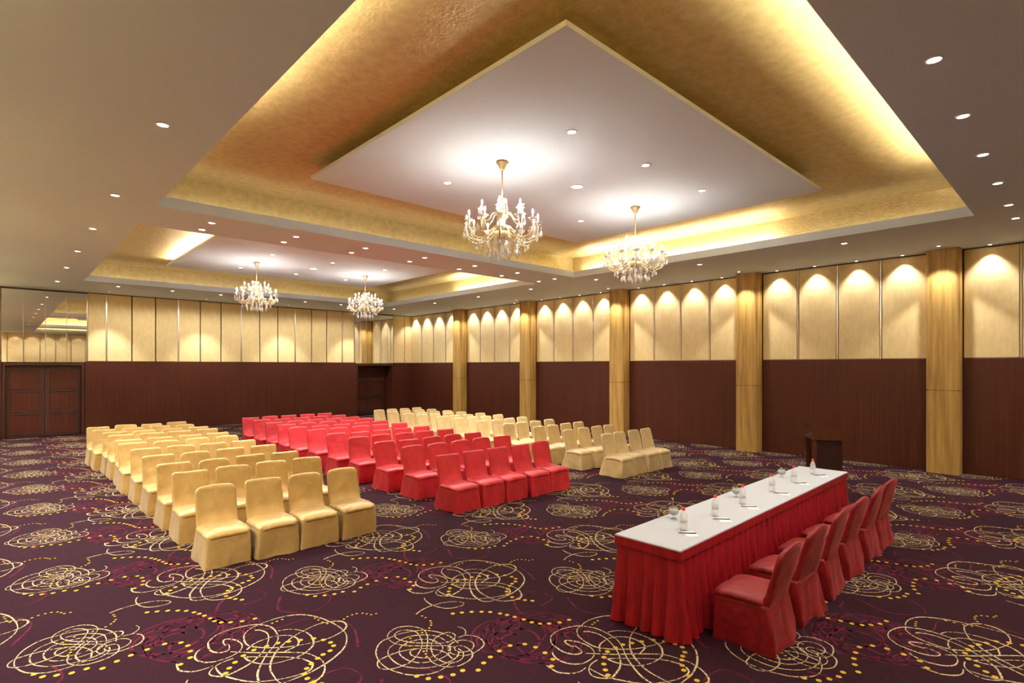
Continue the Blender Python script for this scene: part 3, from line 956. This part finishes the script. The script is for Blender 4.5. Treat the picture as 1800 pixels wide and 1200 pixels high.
# ================================================================== HEAD TABLE
T0 = Vector((4.05, 2.31))                # near-left corner of the top
TA = math.radians(1.1)
TL, TW, TH = 4.74, 0.61, 0.75
table = empty('head_table', (T0.x, T0.y, 0), TA)
tag(table, 'long head table with white top and pleated red satin skirt', 'table')
v, f = bevel_box(-.016, TL + .016, -.016, TW + .016, TH - .02, TH, 0.005)
obj('tabletop_cloth', mesh('tabletop_cloth', v, f, 'cloth_white'), table)
pr0 = rrect(-.022, TL + .022, -.022, TW + .022, 0.015, 2, 1)
v, f = loft([[(x, y, z) for x, y in pr0] for z in (TH - .085, TH - .012)], True, True)
obj('skirt_band', mesh('skirt_band', v, f, 'skirt_red'), table)
# pleated skirt: walk the outline, every pleat is a soft box fold that opens towards the floor
def pleated():
    rnd = random.Random(3)
    out = []
    per = [((0, 0), (1, 0), TL), ((TL, 0), (0, 1), TW), ((TL, TW), (-1, 0), TL), ((0, TW), (0, -1), TW)]
    samples = []
    for (p, d, L) in per:
        nrm = (d[1], -d[0])
        s = 0.0
        while s < L - 1e-6:
            wl = rnd.uniform(0.085, 0.165)
            if s + wl > L - 0.05: wl = L - s
            amp = rnd.uniform(0.7, 1.25)
            for k in range(8):
                t = k / 8
                prof = [0, .75, 1, 1, .95, .8, .15, -.15][k]
                samples.append((p[0] + d[0] * (s + wl * t), p[1] + d[1] * (s + wl * t), nrm, prof * amp, s + wl * t, L))
            s += wl
    secs = []
    for z in (0.006, 0.05, 0.12, 0.22, 0.34, 0.46, 0.57, 0.63, TH - .08):
        t = 1 - z / (TH - .08)
        ring = []
        for (x, y, nrm, pf, s, L) in samples:
            e = 0.000 + 0.036 * t ** 1.1
            dx = dy = 0.0
            edge = min(s, L - s)
            fl = e + pf * (0.008 + 0.050 * t) + noise.noise(Vector((x * 5, y * 5, z * 2.5))) * 0.014 * t
            px, py = x + nrm[0] * fl, y + nrm[1] * fl
            # push the corner folds out along the diagonal too
            if edge < 0.10:
                kx = -1 if x < TL / 2 else 1
                ky = -1 if y < TW / 2 else 1
                q = (1 - edge / 0.10)
                px += (0 if nrm[0] else kx) * e * q
                py += (0 if nrm[1] else ky) * e * q
            ring.append((px, py, z + (0.006 * pf if z < .01 else 0)))
        secs.append(ring)
    return loft(secs, False, False)
obj('pleated_skirt', mesh('pleated_skirt', *pleated(), 'skirt_red', True), table)
for lx in (0.12, TL / 2, TL - .12):
    for ly in (0.08, TW - .08):
        obj('leg', mesh('leg', *lathe([(0.016, 0.0), (0.016, TH - .03)], 8), 'steel', True), table, (lx, ly, 0))

# chairs at the head table, facing the audience
V_HEAD = [chair_meshes(80 + k, 0.50, arch=0.012, back_r=0.07, style='shoulder', m='red_velvet', wrinkle=1.6, H=0.825, flare=1.4, zs=0.435) for k in range(3)]
hx = [4.34, 5.06, 5.82, 6.52, 7.26, 7.90]
hy = [2.20, 2.22, 2.26, 2.26, 2.29, 2.30]
where = ['nearest the camera, at table left end', 'second from table left end', 'third from table left end', 'fourth from table left end',
         'fifth from table left end', 'last one at table far right end']
for k in range(6):
    make_chair('covered_chair', V_HEAD[k % 3], (hx[k] + 0.235, hy[k] - 0.315 + (0, 0, -.01, 0, -.02, -.02)[k], 0), math.radians(180 + [2, -2, 3, -1, 1, -3][k]),
               f'red velvet covered chair behind head table, {where[k]}', 'red velvet chairs at the head table')

# ---- things on the table
def at_table(x, y):
    return (x, y, TH)
body = lathe([(0.030, 0.0), (0.034, 0.004), (0.034, 0.06), (0.032, 0.065), (0.034, 0.07), (0.034, 0.125), (0.030, 0.145), (0.018, 0.170), (0.0135, 0.178), (0.0135, 0.190)], 16)
b_body = mesh('bottle_body', *body, 'bottle', True)
b_lab = mesh('bottle_label', *lathe([(0.0348, 0.075), (0.0348, 0.118)], 16), 'label', True)
b_cap = mesh('bottle_cap', *lathe([(0.0155, 0.186), (0.0160, 0.188), (0.0160, 0.208), (0.0145, 0.211)], 14), 'cap_red', True)
bot = [(4.56, 2.56), (5.23, 2.59), (5.90, 2.61), (6.75, 2.63), (7.51, 2.65), (8.27, 2.67)]
seatpos = ['first place from the left end', 'second place from the left end', 'third place from the left end', 'fourth place from the left end',
           'fifth place from the left end', 'last place beside the lectern']
pens = [((4.43, 2.55), (4.54, 2.42)), ((5.09, 2.55), (5.19, 2.42)), ((5.76, 2.57), (5.86, 2.44)), ((6.66, 2.58), (6.76, 2.45)), ((7.40, 2.62), (7.53, 2.50)), ((8.14, 2.62), (8.27, 2.50))]
v, f = bevel_box(-0.055, 0.055, -0.075, 0.075, 0, 0.004, 0.0008)
pad_m = mesh('notepad', v, f, 'paper')
pl = 0.165
pen_m = mesh('pen_barrel', *[(lambda vf: ([(z, x, y) for x, y, z in vf[0]], vf[1]))(lathe([(0.001, -pl / 2), (0.004, -pl / 2 + .014), (0.0048, -pl / 2 + .02), (0.0048, pl / 2 - .01), (0.003, pl / 2)], 8))][0], 'pen', True)
clip_m = mesh('pen_clip', *box(pl / 2 - .055, pl / 2 - .012, -0.0012, 0.0012, 0.0045, 0.0065), 'steel')
for k in range(6):
    t = empty('water_bottle', at_table(*bot[k]))
    tag(t, f'clear water bottle with red cap, {seatpos[k]}', 'bottle', 'water bottles on the head table')
    obj('bottle_body', b_body, t); obj('bottle_label', b_lab, t); obj('bottle_cap', b_cap, t)
    a, b = pens[k]
    ang = math.atan2(b[1] - a[1], b[0] - a[0])
    mx, my = (a[0] + b[0]) / 2, (a[1] + b[1]) / 2
    n_ = obj('notepad', pad_m, None, (mx + .015, my - .025, TH + 0.0005), ang + math.radians(8))
    tag(n_, f'small white notepad under a pen, {seatpos[k]}', 'notepad', 'notepads on the head table')
    p_ = empty('pen', (mx, my, TH + 0.0098), ang)
    tag(p_, f'dark pen lying on white notepad, {seatpos[k]}', 'pen', 'pens on the head table')
    obj('pen_barrel', pen_m, p_); obj('pen_clip', clip_m, p_)

def make_bowl(x, y, label, rz, tall):
    t = empty('glass_bowl', at_table(x, y), rz)
    tag(t, label, 'glass bowl', 'glass bowls with sprigs on the head table')
    outer = [(0.032, 0.0), (0.030, 0.004), (0.008, 0.010), (0.007, 0.022), (0.025, 0.032), (0.045, 0.050), (0.053, 0.075), (0.047, 0.098), (0.038, 0.112)]
    inner = [(0.036, 0.111), (0.045, 0.097), (0.050, 0.075), (0.043, 0.053), (0.022, 0.037), (0.004, 0.034)]
    obj('bowl', mesh('bowl', *lathe(outer + inner, 18), 'bowl_glass', True), t)
    obj('pebbles', mesh('pebbles', *lathe([(0.003, 0.036), (0.022, 0.040), (0.042, 0.056), (0.0475, 0.074), (0.040, 0.086), (0.012, 0.092), (0.003, 0.090)], 16), 'pebble', True), t)
    for (a, h, w, s) in ((0.3, tall, 0.05, 1), (2.6, tall * .75, 0.035, 1), (4.4, tall * .55, 0.04, 1)):
        pts = spline([(0, 0, 0.085), (w * .3, 0, 0.085 + h * .5), (w * .8, 0, 0.085 + h * .9), (w * 1.6, 0, 0.085 + h), (w * 2.2, 0, 0.085 + h * .82)], 5)
        ca, sa = math.cos(a), math.sin(a)
        n = len(pts)
        sec = []
        for i, (px, _, pz) in enumerate(pts):
            q = i / (n - 1)
            ww = 0.0015 + 0.007 * math.sin(min(1, max(0, (q - .45) / .55)) * math.pi) ** .8
            ring = []
            for dx, dz in ((-ww, 0), (0, -.0012), (ww, 0), (0, .0012)):
                lx, ly = px, dx
                ring.append((lx * ca - ly * sa, lx * sa + ly * ca, pz + dz))
            sec.append(ring)
        obj('leaf', mesh('leaf', *loft(sec), 'leaf_yellow', True), t)
make_bowl(4.85, 2.83, 'glass bowl with curled yellow sprig near table left end', 0.4, 0.10)
make_bowl(6.17, 2.80, 'glass bowl with upright sprig at middle of head table', 1.6, 0.105)
make_bowl(7.72, 2.88, 'glass bowl with short sprig near table right end', 0.9, 0.07)

# ================================================================== LECTERN
# local -Y faces the audience, +Y is the speaker's side
lec = empty('lectern', (11.56, 3.50, 0), 0)
tag(lec, 'dark glossy wooden lectern with sloping desk beside the head table', 'lectern')
fd = Vector((-0.56, 0.83)).normalized()
lec.rotation_euler.z = math.atan2(fd.y, fd.x) + math.radians(90)
def hexa(x0, x1, prof_front, name, m, smooth=False):
    """prism across x: prof is a closed outline in (y, z)"""
    n = len(prof_front)
    v = [(x0, y, z) for y, z in prof_front] + [(x1, y, z) for y, z in prof_front]
    f = [tuple(range(n)), tuple(range(2 * n - 1, n - 1, -1))] + [(i, i + n, (i + 1) % n + n, (i + 1) % n) for i in range(n)]
    return mesh(name, v, [q[::-1] for q in f], m)
obj('plinth', mesh('plinth', *bevel_box(-0.27, 0.27, -0.26, 0.26, 0, 0.07, 0.008), 'lectern'), lec)
obj('side_panel', hexa(-0.25, -0.225, [(-0.235, 0.07), (0.20, 0.07), (0.20, 0.87), (-0.235, 0.87)], 'side_panel', 'lectern_dark'), lec)
obj('side_panel', hexa(0.225, 0.25, [(-0.235, 0.07), (0.20, 0.07), (0.20, 0.87), (-0.235, 0.87)], 'side_panel', 'lectern_dark'), lec)
obj('front_panel', hexa(-0.225, 0.225, [(-0.20, 0.07), (-0.17, 0.07), (-0.20, 0.87), (-0.23, 0.87)], 'front_panel', 'lectern'), lec)
obj('front_post', hexa(-0.262, -0.215, [(-0.27, 0.07), (-0.235, 0.07), (-0.235, 0.87), (-0.31, 0.87)], 'front_post', 'lectern'), lec)
obj('front_post', hexa(0.215, 0.262, [(-0.27, 0.07), (-0.235, 0.07), (-0.235, 0.87), (-0.31, 0.87)], 'front_post', 'lectern'), lec)
obj('shelf', mesh('shelf', *bevel_box(-0.224, 0.224, -0.15, 0.19, 0.55, 0.57, 0.003), 'lectern_dark'), lec)
obj('desk_box', hexa(-0.30, 0.30, [(-0.30, 0.87), (0.33, 0.87), (0.33, 1.0), (-0.34, 1.10)], 'desk_box', 'lectern'), lec)
obj('desk_rim', hexa(-0.30, -0.278, [(0.33, 1.0), (0.33, 1.03), (-0.34, 1.135), (-0.34, 1.10)], 'desk_rim', 'lectern'), lec)
obj('desk_rim', hexa(0.278, 0.30, [(0.33, 1.0), (0.33, 1.03), (-0.34, 1.135), (-0.34, 1.10)], 'desk_rim', 'lectern'), lec)
obj('desk_rim', hexa(-0.277, 0.277, [(-0.31, 1.10), (-0.31, 1.15), (-0.34, 1.155), (-0.34, 1.104)], 'desk_rim', 'lectern'), lec)
